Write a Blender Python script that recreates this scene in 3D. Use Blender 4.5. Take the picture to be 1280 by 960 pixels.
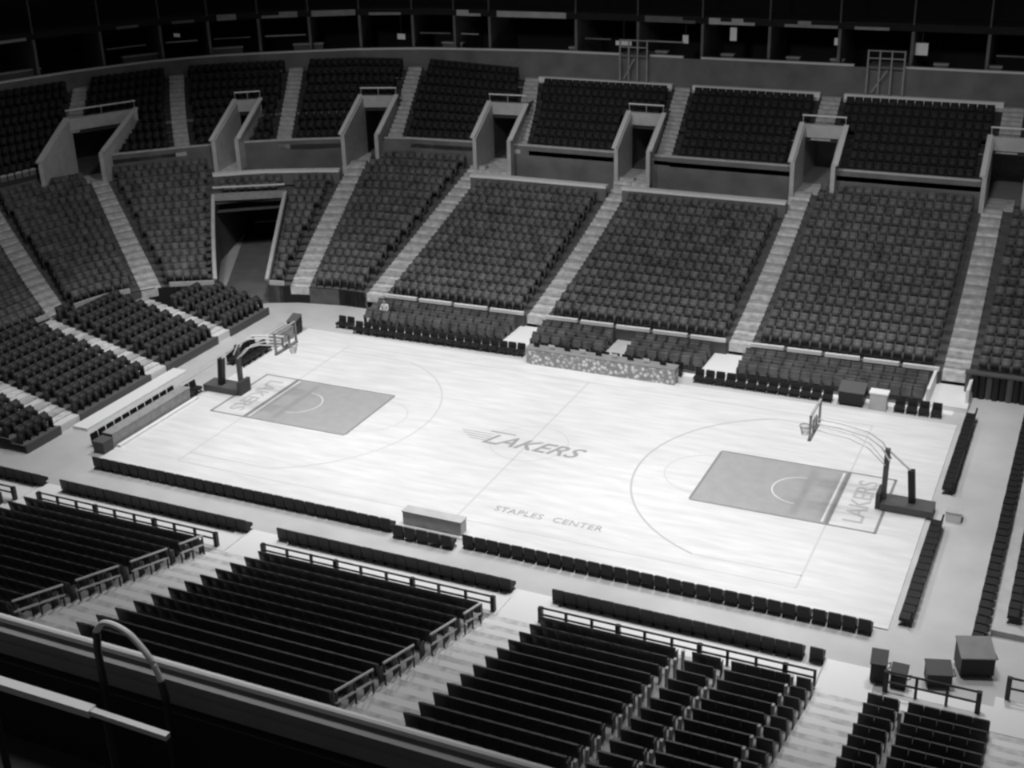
import bpy, bmesh, math, random
import numpy as np
from mathutils import Vector, Matrix
random.seed(7)
for o in list(bpy.data.objects): bpy.data.objects.remove(o)
sc = bpy.context.scene
C = sc.collection

# ------------------------------------------------------------------ camera
CAM = np.array([22.814, -49.851, 26.865]); FPX = 1636.093
YAW, PIT, ROL = 2.013, 0.410, -0.030
def cam_axes():
    cy, sy = math.cos(YAW), math.sin(YAW); cp, sp = math.cos(PIT), math.sin(PIT)
    f = np.array([cy*cp, sy*cp, -sp]); r = np.array([sy, -cy, 0.]); u = np.cross(r, f)
    cr, sr = math.cos(ROL), math.sin(ROL)
    return cr*r+sr*u, -sr*r+cr*u, f
RX, UX, FX = cam_axes()
cd = bpy.data.cameras.new('camera'); cam = bpy.data.objects.new('camera', cd); C.objects.link(cam)
cd.sensor_width = 36; cd.lens = 36*FPX/1280; cd.clip_end = 400
M = Matrix(((RX[0], UX[0], -FX[0], CAM[0]), (RX[1], UX[1], -FX[1], CAM[1]), (RX[2], UX[2], -FX[2], CAM[2]), (0, 0, 0, 1)))
cam.matrix_world = M
sc.camera = cam
def view(P):        # where a point of the hall falls in the frame, used only to choose which seats are built singly
    q = np.array(P)-CAM; d = q@FX
    return 640+FPX*(q@RX)/d, 480-FPX*(q@UX)/d, d

# ------------------------------------------------------------------ world, lights, exposure
w = bpy.data.worlds.new('hall_dark'); sc.world = w; w.use_nodes = True
w.node_tree.nodes['Background'].inputs[0].default_value = (1, 1, 1, 1)
w.node_tree.nodes['Background'].inputs[1].default_value = 0.045
sc.view_settings.view_transform = 'Standard'; sc.view_settings.look = 'None'
sc.view_settings.exposure = 0.0; sc.view_settings.gamma = 1.0
sc.view_settings.use_curve_mapping = False
def spot(loc, aim, energy, size, blend, name):
    l = bpy.data.lights.new(name, 'SPOT'); l.energy = energy; l.spot_size = math.radians(size)
    l.spot_blend = blend; l.shadow_soft_size = 1.6
    o = bpy.data.objects.new(name, l); C.objects.link(o); o.location = loc
    o.rotation_euler = (Vector(aim)-Vector(loc)).to_track_quat('-Z', 'Y').to_euler()
    return o
for x in (-15, -5, 5, 15):
    for s in (-1, 1):
        spot((x, s*9, 30), (x*1.12, s*4.0, 0), 12000, 62, .85, 'court_spotlight')
for x in (-16, 0, 16):
    spot((x, -6, 31), (x*1.15, 21, 3), 14500, 64, .9, 'stand_spotlight')
spot((-6, -4, 31), (-30, 5, 3), 10500, 60, .9, 'end_spotlight')
for x in (-10, 6, 20):
    spot((x, 4, 31), (x, -17, 1), 11500, 60, .9, 'near_spotlight')
spot((14, -38, 33), (13, -42.5, 19.8), 4200, 70, .9, 'deck_fill_light')  # added unseen lamp that brightens the foreground parapet
sc.cycles.filter_width = 2.6

# ------------------------------------------------------------------ materials
def mat(name, v, rough=.6, metal=0, var=0., scale=2., spec=.35, alpha=None):
    m = bpy.data.materials.new(name); m.use_nodes = True; nt = m.node_tree; b = nt.nodes['Principled BSDF']
    b.inputs['Roughness'].default_value = rough; b.inputs['Metallic'].default_value = metal
    b.inputs['Specular IOR Level'].default_value = spec
    if var:
        tc = nt.nodes.new('ShaderNodeNewGeometry'); n = nt.nodes.new('ShaderNodeTexNoise')
        n.inputs['Scale'].default_value = scale; n.inputs['Detail'].default_value = 5
        r = nt.nodes.new('ShaderNodeMapRange')
        r.inputs['From Min'].default_value = .3; r.inputs['From Max'].default_value = .7
        r.inputs['To Min'].default_value = v*(1-var); r.inputs['To Max'].default_value = min(.95, v*(1+var))
        nt.links.new(tc.outputs['Position'], n.inputs['Vector']); nt.links.new(n.outputs['Fac'], r.inputs['Value'])
        nt.links.new(r.outputs['Result'], b.inputs['Base Color'])
    else: b.inputs['Base Color'].default_value = (v, v, v, 1)
    if alpha is not None: b.inputs['Alpha'].default_value = alpha
    return m
def wood():
    m = bpy.data.materials.new('white_court_wood'); m.use_nodes = True; nt = m.node_tree; b = nt.nodes['Principled BSDF']
    g = nt.nodes.new('ShaderNodeNewGeometry'); mp = nt.nodes.new('ShaderNodeMapping'); mp.inputs['Scale'].default_value = (.45, 2.6, 1)
    n = nt.nodes.new('ShaderNodeTexNoise'); n.inputs['Scale'].default_value = 1.0; n.inputs['Detail'].default_value = 6
    r = nt.nodes.new('ShaderNodeMapRange'); r.inputs['From Min'].default_value = .3; r.inputs['From Max'].default_value = .7
    r.inputs['To Min'].default_value = .66; r.inputs['To Max'].default_value = .79
    nt.links.new(g.outputs['Position'], mp.inputs['Vector']); nt.links.new(mp.outputs[0], n.inputs['Vector'])
    nt.links.new(n.outputs['Fac'], r.inputs['Value']); nt.links.new(r.outputs[0], b.inputs['Base Color'])
    b.inputs['Roughness'].default_value = .45; b.inputs['Specular IOR Level'].default_value = .3
    return m
def emit(name, v, s):
    m = bpy.data.materials.new(name); m.use_nodes = True; b = m.node_tree.nodes['Principled BSDF']
    b.inputs['Emission Color'].default_value = (v, v, v, 1); b.inputs['Emission Strength'].default_value = s
    return m
W = {
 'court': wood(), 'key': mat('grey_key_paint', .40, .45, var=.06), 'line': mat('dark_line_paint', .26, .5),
 'faint': mat('pale_line_paint', .60, .5), 'white': mat('white_paint', .85, .5), 'letter': mat('letter_paint', .36, .5), 'bletter': mat('baseline_letter_paint', .5, .5),
 'floor': mat('grey_concrete_floor', .54, .55, var=.08, scale=.6),
 'step': mat('pale_step_concrete', .66, .7, var=.25, scale=3.), 'step_shade': mat('shaded_step_concrete', .46, .7, var=.2, scale=3.),  # the darker copy puts shade on the steps into the colour
 'pale': mat('pale_wall_paint', .52, .6, var=.1), 'rail': mat('pale_rail', .75, .4),
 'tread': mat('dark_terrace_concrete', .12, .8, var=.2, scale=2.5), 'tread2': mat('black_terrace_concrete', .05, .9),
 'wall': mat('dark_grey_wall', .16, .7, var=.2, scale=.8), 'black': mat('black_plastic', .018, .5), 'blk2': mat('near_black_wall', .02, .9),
 'seat': mat('dark_seat_fabric', .115, .55, var=.5, scale=1.4), 'seat_up_dim': mat('dim_upper_seat_fabric', .022, .7, var=.3, scale=1.4),  # upper seats: dim light of the high tier put into the colour
 'seat_end_dim': mat('dim_end_seat_fabric', .045, .6, var=.4, scale=1.4), 'seat_near_shade': mat('shaded_near_seat_plastic', .05, .5, var=.3, scale=1.5),  # same seats, darkened: shade on end and near stands put into the colour
 'metal': mat('black_metal', .03, .4, metal=0), 'grey': mat('mid_grey_cloth', .26, .7, var=.1), 'dgrey': mat('dark_grey_cloth', .10, .7),
 'pad': mat('dark_stanchion_pad', .06, .6), 'lamp': emit('lamp_glow', 1, 1.2), 'screen': emit('screen_glow', .8, .05),
 'skin': mat('skin_grey', .42, .6), 'hair': mat('dark_hair', .03, .6), 'ledge': mat('grey_ledge_paint', .34, .5, var=.15, scale=4),
}
def glass():
    m = bpy.data.materials.new('backboard_glass'); m.use_nodes = True; b = m.node_tree.nodes['Principled BSDF']
    b.inputs['Transmission Weight'].default_value = 1; b.inputs['Roughness'].default_value = .02; b.inputs['IOR'].default_value = 1.05
    b.inputs['Base Color'].default_value = (.95, .95, .95, 1)
    return m
W['glass'] = glass()

# ------------------------------------------------------------------ helpers
BOXF = [(0, 3, 2, 1), (4, 5, 6, 7), (0, 1, 5, 4), (1, 2, 6, 5), (2, 3, 7, 6), (3, 0, 4, 7)]
class MB:
    def __init__(s): s.v = []; s.f = []
    def quad(s, a, b, c, d):
        n = len(s.v); s.v += [tuple(a), tuple(b), tuple(c), tuple(d)]; s.f.append((n, n+1, n+2, n+3))
    def hexa(s, pts):
        n = len(s.v); s.v += [tuple(p) for p in pts]; s.f += [tuple(n+i for i in f) for f in BOXF]
    def box(s, x0, x1, y0, y1, z0, z1):
        s.hexa([(x0, y0, z0), (x1, y0, z0), (x1, y1, z0), (x0, y1, z0), (x0, y0, z1), (x1, y0, z1), (x1, y1, z1), (x0, y1, z1)])
    def bar(s, a, b, w=.05, h=None, up=(0, 0, 1)):      # box beam from a to b
        h = h or w; a = Vector(a); b = Vector(b); d = (b-a).normalized(); up = Vector(up)
        if abs(d.dot(up)) > .95: up = Vector((1, 0, 0))
        r = d.cross(up).normalized(); u = r.cross(d)
        q = [(-1, -1), (1, -1), (1, 1), (-1, 1)]
        s.hexa([a+r*(i*w/2)+u*(j*h/2) for i, j in q]+[b+r*(i*w/2)+u*(j*h/2) for i, j in q])
    def tube(s, pts, rad, n=8, closed=False):
        pts = [Vector(p) for p in pts]; rings = []; m = len(pts)
        for i, p in enumerate(pts):
            a = pts[(i-1) % m] if (closed or i > 0) else p; b = pts[(i+1) % m] if (closed or i < m-1) else p
            d = (b-a).normalized(); up = Vector((0, 0, 1)) if abs(d.z) < .9 else Vector((0, 1, 0))
            r = d.cross(up).normalized(); u = r.cross(d); k = len(s.v)
            for j in range(n):
                t = 2*math.pi*j/n; s.v.append(tuple(p+r*math.cos(t)*rad+u*math.sin(t)*rad))
            rings.append(k)
        for i in range(m if closed else m-1):
            a, b = rings[i], rings[(i+1) % m]
            for j in range(n): s.f.append((a+j, a+(j+1) % n, b+(j+1) % n, b+j))
        if not closed: s.f.append(tuple(rings[0]+j for j in range(n))[::-1]); s.f.append(tuple(rings[-1]+j for j in range(n)))
    def build(s, name, m, parent=None, kind=None, recalc=True):
        me = bpy.data.meshes.new(name); me.from_pydata(s.v, [], s.f); me.materials.append(m)
        if recalc and len(s.f) < 60000:
            bm = bmesh.new(); bm.from_mesh(me); bmesh.ops.recalc_face_normals(bm, faces=bm.faces); bm.to_mesh(me); bm.free()
        o = bpy.data.objects.new(name, me); C.objects.link(o)
        if parent: o.parent = parent
        if kind: o['kind'] = kind
        return o
def empty(name, loc=(0, 0, 0), rz=0, kind=None):
    o = bpy.data.objects.new(name, None); o.empty_display_size = .1; C.objects.link(o); o.location = loc; o.rotation_euler = (0, 0, rz)
    if kind: o['kind'] = kind
    return o
def tag(o, label, cat, group=None):
    o['label'] = label; o['category'] = cat
    if group: o['group'] = group
    return o
def dup(root, loc, rz):
    r = root.copy(); C.objects.link(r); r.location = loc; r.rotation_euler = (0, 0, rz)
    for ch in root.children:
        c = ch.copy(); C.objects.link(c); c.parent = r
    return r
ORD = ['', 'first', 'second', 'third', 'fourth', 'fifth', 'sixth', 'seventh', 'eighth', 'ninth', 'tenth', 'eleventh', 'twelfth',
       'thirteenth', 'fourteenth', 'fifteenth', 'sixteenth', 'seventeenth', 'eighteenth', 'nineteenth']
TENS = {20: ('twentieth', 'twenty'), 30: ('thirtieth', 'thirty'), 40: ('fortieth', 'forty'), 50: ('fiftieth', 'fifty'), 60: ('sixtieth', 'sixty')}
def ordw(n):
    if n < 20: return ORD[n]
    t = n//10*10
    return TENS[t][0] if n == t else TENS[t][1]+'-'+ORD[n-t]

# ------------------------------------------------------------------ the bowl in plan: stations u -> front, top of lower seats, wall, top of tier, band
ST = [
(-50, (-29.8, -19.0, 2.0), (-41.2, -21.0, 5.7), 7.0, (-46.8, -21.0, 10.8), (-47.0, -21.0, 11.6)),
(-40, (-29.8, -9.0, 2.0), (-41.0, -10.0, 5.7), 7.0, (-46.8, -8.0, 10.8), (-47.0, -8.0, 11.6)),
(-34, (-29.7, -3.0, 2.0), (-40.8, -1.0, 5.7), 7.0, (-46.3, 5.0, 10.8), (-46.5, 5.0, 11.6)),
(-30, (-29.4, 1.6, 2.0), (-40.3, 7.8, 5.7), 7.0, (-44.3, 14.4, 10.8), (-44.5, 14.5, 11.6)),
(-28, (-28.7, 4.6, 2.0), (-39.3, 12.2, 5.7), 7.0, (-41.8, 20.2, 10.8), (-42.0, 20.4, 11.6)),
(-26, (-27.1, 7.2, 2.0), (-37.2, 16.3, 5.7), 7.0, (-38.9, 25.0, 10.8), (-39.1, 25.2, 11.6)),
(-24, (-25.3, 9.9, 1.5), (-34.0, 20.1, 5.6), 6.9, (-35.7, 27.9, 10.8), (-35.9, 28.2, 11.6)),
(-22, (-23.4, 11.7, 1.2), (-30.3, 23.1, 5.6), 6.9, (-31.7, 30.4, 10.8), (-31.9, 30.7, 11.6)),
(-20, (-21.0, 12.7, 1.0), (-26.4, 25.4, 5.5), 6.85, (-27.5, 32.5, 10.8), (-27.6, 32.8, 11.65)),
(-18, (-18.2, 13.2, .95), (-21.6, 27.2, 5.5), 6.85, (-22.5, 33.8, 10.7), (-22.6, 34.1, 11.7)),
(-13, (-13., 13.3, .9), (-13., 28., 5.5), 6.8, (-13.6, 34.2, 10.2), (-13.6, 34.5, 11.85)),
(34, (34., 13.3, .9), (34., 28., 5.5), 6.8, (34., 34.2, 10.), (34., 34.5, 11.85)),
]
UU = np.array([s[0] for s in ST], float)
def col(i): return np.array([np.atleast_1d(s[i]).astype(float) for s in ST])
Fc, Lc, Wc, Tc, Bc = [col(i) for i in range(1, 6)]
def I(c, u): return np.array([np.interp(u, UU, c[:, k]) for k in range(c.shape[1])])
def low(u, t):
    f, l = I(Fc, u), I(Lc, u); q = f+(l-f)*t; q[2] = f[2]+(l[2]-f[2])*(.767*t+.233*t*t); return q
def tier(u, t):
    l, T = I(Lc, u).copy(), I(Tc, u); l[2] = I(Wc, u)[0]-.3; return l+(T-l)*t
def near(u, t):     # near stand: u is x, t counts rows
    s = t*.87; return np.array([u, -13.6-s, .05+.26*s+.002*s*s])
def retract(u, t):  # end stand on the floor: u is y, t counts rows
    return np.array([-21.6-.85*t, u, .35+.19*t])

def lerp(a, b, t): return a+(b-a)*t
def usamples(a, b, step):
    n = max(1, int(math.ceil(abs(b-a)/step))); return [a+(b-a)*i/n for i in range(n+1)]
def zshift(p, z): return (p[0], p[1], z)
def terrace(fn, edge0, edge1, T, m, name='seating_terrace', base=None, ustep=2.0, parent=None, kind='structure'):
    """stepped treads and risers between two (possibly slanting) edges; T = list of row parameters"""
    mb = MB()
    for k in range(len(T)-1):
        t0, t1 = T[k], T[k+1]
        a0, b0 = lerp(*edge0, k/(len(T)-1)), lerp(*edge1, k/(len(T)-1))
        a1, b1 = lerp(*edge0, (k+1)/(len(T)-1)), lerp(*edge1, (k+1)/(len(T)-1))
        us0 = usamples(a0, b0, ustep); n = len(us0)-1; us1 = [a1+(b1-a1)*i/n for i in range(n+1)]
        for i in range(n):
            p, q = fn(us0[i], t0), fn(us0[i+1], t0); r, s_ = fn(us1[i], t1), fn(us1[i+1], t1)
            z = p[2]; zp = (fn(us0[i], T[k-1])[2] if k else (p[2]-.3 if base is None else base))
            mb.quad(zshift(p, z), zshift(q, q[2]), zshift(s_, q[2]), zshift(r, z))
            mb.quad(zshift(p, zp), zshift(q, zp), zshift(q, q[2]), zshift(p, z))
    return mb.build(name, m, parent, kind, recalc=False)

SEATS = []      # (position, direction towards the court, style, info)
def seat_rows(fn, edge0, edge1, T, style, front=.45, pitch=.52, info=None, gaps=(), skip=None, margin=.32):
    n = len(T)-1
    for k in range(n):
        f = (k+front)/n; a, b = lerp(*edge0, f), lerp(*edge1, f); t = lerp(T[k], T[k+1], front)
        P = [fn(a+(b-a)*i/24, t) for i in range(25)]
        L = [0.]
        for i in range(24): L.append(L[-1]+math.hypot(P[i+1][0]-P[i][0], P[i+1][1]-P[i][1]))
        tot = L[-1]-2*margin; cnt = int(tot/pitch)
        if cnt < 1: continue
        off = margin+(tot-cnt*pitch)/2; zt = fn((a+b)/2, T[k])[2]
        for j in range(cnt):
            d = off+(j+.5)*pitch; f2 = np.interp(d, L, np.linspace(0, 1, 25)); u = a+(b-a)*f2
            p = fn(u, t).copy(); p[2] = fn(u, T[k])[2]
            q = fn(u, t+.01)-fn(u, t-.01); dr = -q[:2]/np.hypot(q[0], q[1])
            if gaps and any(abs(p[0]-g(p)) < .27 for g in gaps): continue
            if skip and skip(p): continue
            SEATS.append((p, dr, style, (info, k+1, j+1)))

# ------------------------------------------------------------------ floor and court
mb = MB(); mb.box(-75, 45, -50, 60, -.3, -.03); mb.build('floor', W['floor'], kind='structure')
court = empty('basketball_court', (0, 0, 0))
tag(court, 'white wooden basketball court with two grey keys in the middle of the arena', 'court')
HX, HY, L = 17.96, 9.06, 14.325
mb = MB(); mb.box(-HX, HX, -HY, HY, -.03, .02); mb.build('court_floor', W['court'], court)
Z1 = .024
def flat(name, m, quads, z=Z1, parent=court):
    for x0, x1, y0, y1 in quads:
        mb = MB(); mb.box(x0, x1, y0, y1, z-.003, z); mb.build(name, m, parent)
def ring(cx, cy, r, w, a0, a1, m, name, z=Z1, n=40):
    mb = MB()
    for i in range(n):
        t0, t1 = math.radians(a0+(a1-a0)*i/n), math.radians(a0+(a1-a0)*(i+1)/n)
        p = lambda rr, t: (cx+rr*math.cos(t), cy+rr*math.sin(t), z)
        mb.quad(p(r-w/2, t0), p(r+w/2, t0), p(r+w/2, t1), p(r-w/2, t1))
    return mb.build(name, m, court)
for s in (1, -1):
    X = lambda a, b: (min(s*a, s*b), max(s*a, s*b))
    flat('key_paint', W['key'], [X(L-5.79, L)+(-2.38, 2.38)])
    w_ = .11
    flat('key_outline', W['line'], [X(L-5.79, L+1.96)+(2.40, 2.40+w_), X(L-5.79, L+1.96)+(-2.40-w_, -2.40), X(L-5.79-w_/2, L-5.79+w_/2)+(-2.4, 2.4),
         X(L-.08, L+.08)+(-2.4, 2.4), X(L+1.90, L+2.02)+(-2.5, 2.5)], Z1+.002)
    flat('key_inner_line', W['white'], [X(L-.26, L-.16)+(-2.3, 2.3)], Z1+.003)
    flat('baseline', W['faint'], [X(L-.04, L+.04)+(2.5, 7.62), X(L-.04, L+.04)+(-7.62, -2.5)])
    flat('corner_three_point_line', W['faint'], [X(L-4.27, L)+(6.66, 6.74), X(L-4.27, L)+(-6.74, -6.66)])
    hx = s*(L-1.6)
    a = 68
    ring(hx, 0, 7.24, .09, (180-a if s > 0 else -a), (180+a if s > 0 else a), W['faint'] if s < 0 else W['bletter'], 'three_point_line')
    ring(s*(L-5.79), 0, 1.83, .05, (90 if s > 0 else -90), (270 if s > 0 else 90), W['faint'], 'free_throw_circle')
    ring(hx, 0, 1.22, .05, (90 if s > 0 else -90), (270 if s > 0 else 90), W['white'], 'restricted_arc', Z1+.004)
flat('sideline', W['faint'], [(-L, L, 7.58, 7.64)]); flat('sideline', W['faint'], [(-L, L, -7.64, -7.58)])
flat('centre_line', W['faint'], [(-.04, .04, -7.62, 7.62)])
ring(0, 0, 1.83, .05, 0, 360, W['faint'], 'centre_circle', n=64)
def text(s_, size, loc, rz, m, name, parent, shear=0, off=.0, rx=0, ext=.004, space=1.0):
    c = bpy.data.curves.new(name, 'FONT'); c.body = s_; c.size = size; c.align_x = 'CENTER'; c.align_y = 'CENTER'; c.shear = shear
    c.offset = off; c.extrude = ext; c.space_character = space; c.resolution_u = 3
    t = bpy.data.objects.new('tmp', c); C.objects.link(t)
    dg = bpy.context.evaluated_depsgraph_get(); me = bpy.data.meshes.new_from_object(t.evaluated_get(dg))
    bpy.data.objects.remove(t); me.name = name; me.materials.clear(); me.materials.append(m)
    o = bpy.data.objects.new(name, me); C.objects.link(o); o.location = loc; o.rotation_euler = (rx, 0, rz); o.parent = parent
    return o
text('LAKERS', 1.4, (.15, -.3, Z1+.004), 0, W['letter'], 'centre_lettering', court, shear=.45, off=.012)
flat('lettering_streak', W['key'], [(-3.6, -1.9, .18, .25), (-3.4, -1.9, -.05, .02), (-3.1, -1.9, -.28, -.21), (-2.9, -2.0, -.5, -.43)])
flat('lettering_streak', W['line'], [(-2.2, -.9, .48, .56)])
text('STAPLES', .58, (2.3, -6.25, Z1+.004), 0, W['key'], 'sideline_lettering', court, space=1.05); text('CENTER', .58, (4.95, -6.25, Z1+.004), 0, W['key'], 'sideline_lettering', court, space=1.05)
for s in (1, -1):
    text('LAKERS', 1.15, (s*(L+.98), 0, Z1+.004), s*math.pi/2 if s > 0 else -math.pi/2, W['bletter'], 'baseline_lettering', court, off=.012)

# ------------------------------------------------------------------ baskets
def basket(s, label):
    r = empty('basketball_hoop', (s*13.1, 0, .05), 0 if s > 0 else math.pi); tag(r, label, 'basketball hoop')
    def P(x): return x-13.1          # local x measured from the backboard
    mb = MB(); mb.box(P(16.1), P(18.2), -.5, .5, 0, .3); mb.build('base', W['dgrey'], r)
    mb = MB(); mb.box(P(15.9), P(16.08), -.45, .45, 0, .7); mb.build('base_pad', W['pad'], r)
    mb = MB(); mb.bar((P(16.15), 0, .3), (P(16.15), 0, 2.6), .2); mb.build('front_column', W['dgrey'], r)
    mb = MB(); mb.bar((P(17.3), .1, .3), (P(17.15), .1, 1.75), .3, .26); mb.build('rear_column', W['black'], r)
    mb = MB(); mb.bar((P(17.1), .1, 1.75), (P(16.25), 0, 2.5), .08); mb.build('brace', W['white'], r)
    mb = MB()
    for y in (-.22, .22):
        mb.tube([(P(16.3), y*.6, 2.1), (P(15.9), y, 2.75), (P(15.3), y, 3.12), (P(14.2), y, 3.3), (P(13.25), y, 3.35)], .04)
        mb.tube([(P(16.1), y*.6, 1.9), (P(15.4), y, 2.6), (P(14.6), y, 2.9), (P(13.25), y, 3.05)], .03)
    mb.build('arm', W['white'], r)
    bb = MB(); bb.box(P(13.1), P(13.13), -.88, .88, 2.9, 3.95); b = bb.build('backboard', W['glass'], r)
    mb = MB()
    for y0, y1, z0, z1 in ((-.93, .93, 2.86, 2.94), (-.93, .93, 3.9, 3.97), (-.93, -.85, 2.9, 3.95), (.85, .93, 2.9, 3.95),
                           (-.3, .3, 3.0, 3.04), (-.3, .3, 3.45, 3.49), (-.3, -.26, 3.0, 3.49), (.26, .3, 3.0, 3.49)):
        mb.box(P(13.06), P(13.16), y0, y1, z0, z1)
    mb.build('backboard_frame', W['ledge'], b)
    mb = MB(); mb.box(P(13.04), P(13.17), -.95, .95, 2.82, 2.9); mb.build('backboard_pad', W['grey'], b)
    rim = MB(); rim.tube([(P(12.72)+.23*math.cos(t), .23*math.sin(t), 3.05) for t in np.linspace(0, 2*math.pi, 17)[:-1]], .018, 6, True)
    rim.box(P(12.95), P(13.1), -.06, .06, 3.0, 3.1); rm = rim.build('rim', W['line'], r)
    net = MB()
    for i in range(12):
        for dlt in (1, -1):
            t0 = 2*math.pi*i/12; pts = [(P(12.72)+(.22-.1*k/4)*math.cos(t0+dlt*k*.26), (.22-.1*k/4)*math.sin(t0+dlt*k*.26), 3.04-.1*k) for k in range(5)]
            net.tube(pts, .008, 3)
    net.build('net', W['grey'], rm)
basket(1, 'portable glass basketball hoop with dark padded column at the right end of court')
basket(-1, 'portable glass basketball hoop with dark padded column at the left end of court')

# ------------------------------------------------------------------ the near stand
NEAR = [('far left near block', -30.0, -18.7), ('left near block', -17.4, -7.9), ('middle near block', -5.4, 4.5), ('right near block', 6.5, 16.4), ('corner near block', 18.05, 21.9)]
NR = 26
gaps_c = [lambda p: 12.05+(-14.8-p[1])*.0, lambda p: 13.6, lambda p: 15.75]
for nm, a, b in NEAR:
    terrace(near, (a, a), (b, b), list(range(NR+1)), W['ledge'], base=-.05, ustep=30)
    cutx = {'right near block': [12.05, 13.6, 15.75], 'corner near block': [19.3]}.get(nm, [])
    cx_ = [a-.07]+cutx+[b+.07]; before = 0
    for q in range(len(cx_)-1):
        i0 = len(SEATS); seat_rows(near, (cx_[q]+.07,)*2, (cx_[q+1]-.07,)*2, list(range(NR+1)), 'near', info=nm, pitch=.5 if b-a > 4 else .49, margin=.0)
        nj = max(s_[3][2] for s_ in SEATS[i0:])
        for m_ in range(i0, len(SEATS)):
            p_, d_, st_, (n_, k_, j_) = SEATS[m_]; SEATS[m_] = (p_, d_, st_, (n_, k_, j_+before))
        before += nj
near_aisles = [(-18.7, -17.4), (-7.9, -5.4), (4.5, 6.5), (16.4, 18.05), (21.9, 25.5)]
for a, b in near_aisles:
    st = empty('aisle_stairs', (0, 0, 0), kind='structure')
    for k in range(2*NR):
        p, q = near(a, k/2), near(a, (k+1)/2)
        mb = MB(); mb.box(a, b, q[1], p[1], p[2]-.35, p[2]); mb.build('step', W['white' if k % 2 and k < 26 else 'step'], st)  # lower steps whiter: brighter light near the court put into their colour
# pale gap posts between seats of the right near block
gp = empty('row_end_post_set', (0, 0, 0), kind='structure')
for x in (12.05, 13.6, 15.75, 19.3):
    for k in range(0, 16):
        if x == 12.05 and k in (3, 8) or x == 13.6 and k < 3 or x == 19.3 and k != 1 or (x == 15.75 and k == 4): continue
        p = near(x, k+.5); z = near(x, k)[2]
        mb = MB(); mb.box(x-.045, x+.045, p[1]-.34, p[1]-.2, z, z+.9); mb.build('row_end_post', W['pale'], gp)

# platform in front of the near stand, curb, fences
def slab(name, m, x0, x1, y0, y1, z0, z1, kind='structure', parent=None):
    mb = MB(); mb.box(x0, x1, y0, y1, z0, z1); return mb.build(name, m, parent, kind)
for x0, x1 in ((-30, -18.5), (-17.4, -7.4), (-5.9, 4.7), (6.2, 16.3), (18.5, 25)):
    slab('kerb_platform', W['white'], x0, x1, -13.58, -12.25, -.03, .06)
for x0, x1 in near_aisles: slab('aisle_landing', W['white'], x0-.05, x1+.05, -13.6, -11.6, -.03, .012)
def fence(x0, x1, y, label, posts, z0=.06, h=.62, rails=(.6, .32)):
    r = empty('metal_fence', ((x0+x1)/2, y, z0)); tag(r, label, 'fence', 'black fences before the near stand')
    cx = (x0+x1)/2
    for z in rails:
        mb = MB(); mb.bar((x0-cx, 0, z), (x1-cx, 0, z), .05, .06); mb.build('rail', W['metal'], r)
    n = posts
    for i in range(n+1):
        x = x0+(x1-x0)*i/n; mb = MB(); mb.bar((x-cx, 0, 0), (x-cx, 0, h), .09 if i % 3 else .16); mb.build('post', W['metal'], r)
    return r
fence(-30, -18.6, -13.4, 'black metal fence at the far left before the near seats', 12)
fence(-17.2, -7.9, -13.35, 'black metal fence before the left block of near seats', 9)
fence(-5.6, 4.5, -13.35, 'black metal fence before the middle block of near seats', 9)
fence(6.4, 16.3, -13.35, 'black metal fence before the right block of near seats', 10)
fence(18.5, 21.4, -12.75, 'black metal fence before the corner block beside the dark cart', 3, h=.8, rails=(.78, .38))
fence(22.2, 25.5, -11.6, 'black metal fence in the lower right corner behind the dark cart', 3, h=.8, rails=(.78, .38))

# handrails beside the near aisles
def handrail(x, y0, y1, label):
    z0, z1 = near(x, (-13.6-y0)/.87)[2], near(x, (-13.6-y1)/.87)[2]
    r = empty('handrail', (x, y0, z0)); tag(r, label, 'handrail')
    dy, dz = y1-y0, z1-z0
    for h in (.85, .45):
        mb = MB(); mb.bar((0, 0, h), (0, dy, h+dz), .06); mb.build('rail', W['rail'], r)
    for f in (.03, .5, .97):
        mb = MB(); mb.bar((0, dy*f, dz*f), (0, dy*f, .85+dz*f), .05); mb.build('post', W['metal'], r)
    return r
for i, (a, b) in enumerate(((-14.3, -15.7), (-16.4, -18.4), (-19.0, -21.1), (-21.7, -23.9))):
    handrail(-7.75, a, b, f'pale double handrail beside the left aisle steps, {ordw(i+1)} segment up from the fence')
for i, (a, b) in enumerate(((-14.6, -15.9), (-16.5, -18.3), (-19.4, -21.3), (-21.9, -24.0))):
    handrail(4.62, a, b, f'pale double handrail beside the middle aisle steps, {ordw(i+1)} segment up from the fence')

# ------------------------------------------------------------------ lower bowl
N1 = 17
TL = [k/N1 for k in range(N1+1)]
# aisles: (u bottom, u top, width bottom, width top)
AIS = [(-36.5, -38, .6), (-30.1, -29.9, .6), (-26.2, -26.5, .6), (-19.9, -19.1, .6), (-15.75, -14.6, .6), (-5.43, -5.34, .58), (6.3, 6.0, .58), (17.25, 16.94, .62), (28, 28, .6)]
def du(c, u, wm):    # half width in metres turned into plan parameter
    a, b = I(c, u-.25), I(c, u+.25); return wm/max(.2, math.hypot(b[0]-a[0], b[1]-a[1])*2)
lower_edges = []
for a in AIS: 
    wb, wt = du(Fc, a[0], a[2]), du(Lc, a[1], a[2]*.9); lower_edges.append(((a[0]-wb, a[1]-wt), (a[0]+wb, a[1]+wt)))
TUN = ((-23.75, -23.3), (-21.4, -21.0))       # the open tunnel between these edges up to row 9
def sub(e, f0, f1): return (lerp(*e, f0), lerp(*e, f1))
def lower_section(eL, eR, k0, k1, m='tread', style='far'):
    T = TL[k0:k1+1]; a, b = sub(eL, k0/N1, k1/N1), sub(eR, k0/N1, k1/N1)
    base = -.03 if k0 == 0 else None
    terrace(low, a, b, T, W[m], base=base)
    seat_rows(low, a, b, T, style)
E_ = lower_edges
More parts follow.
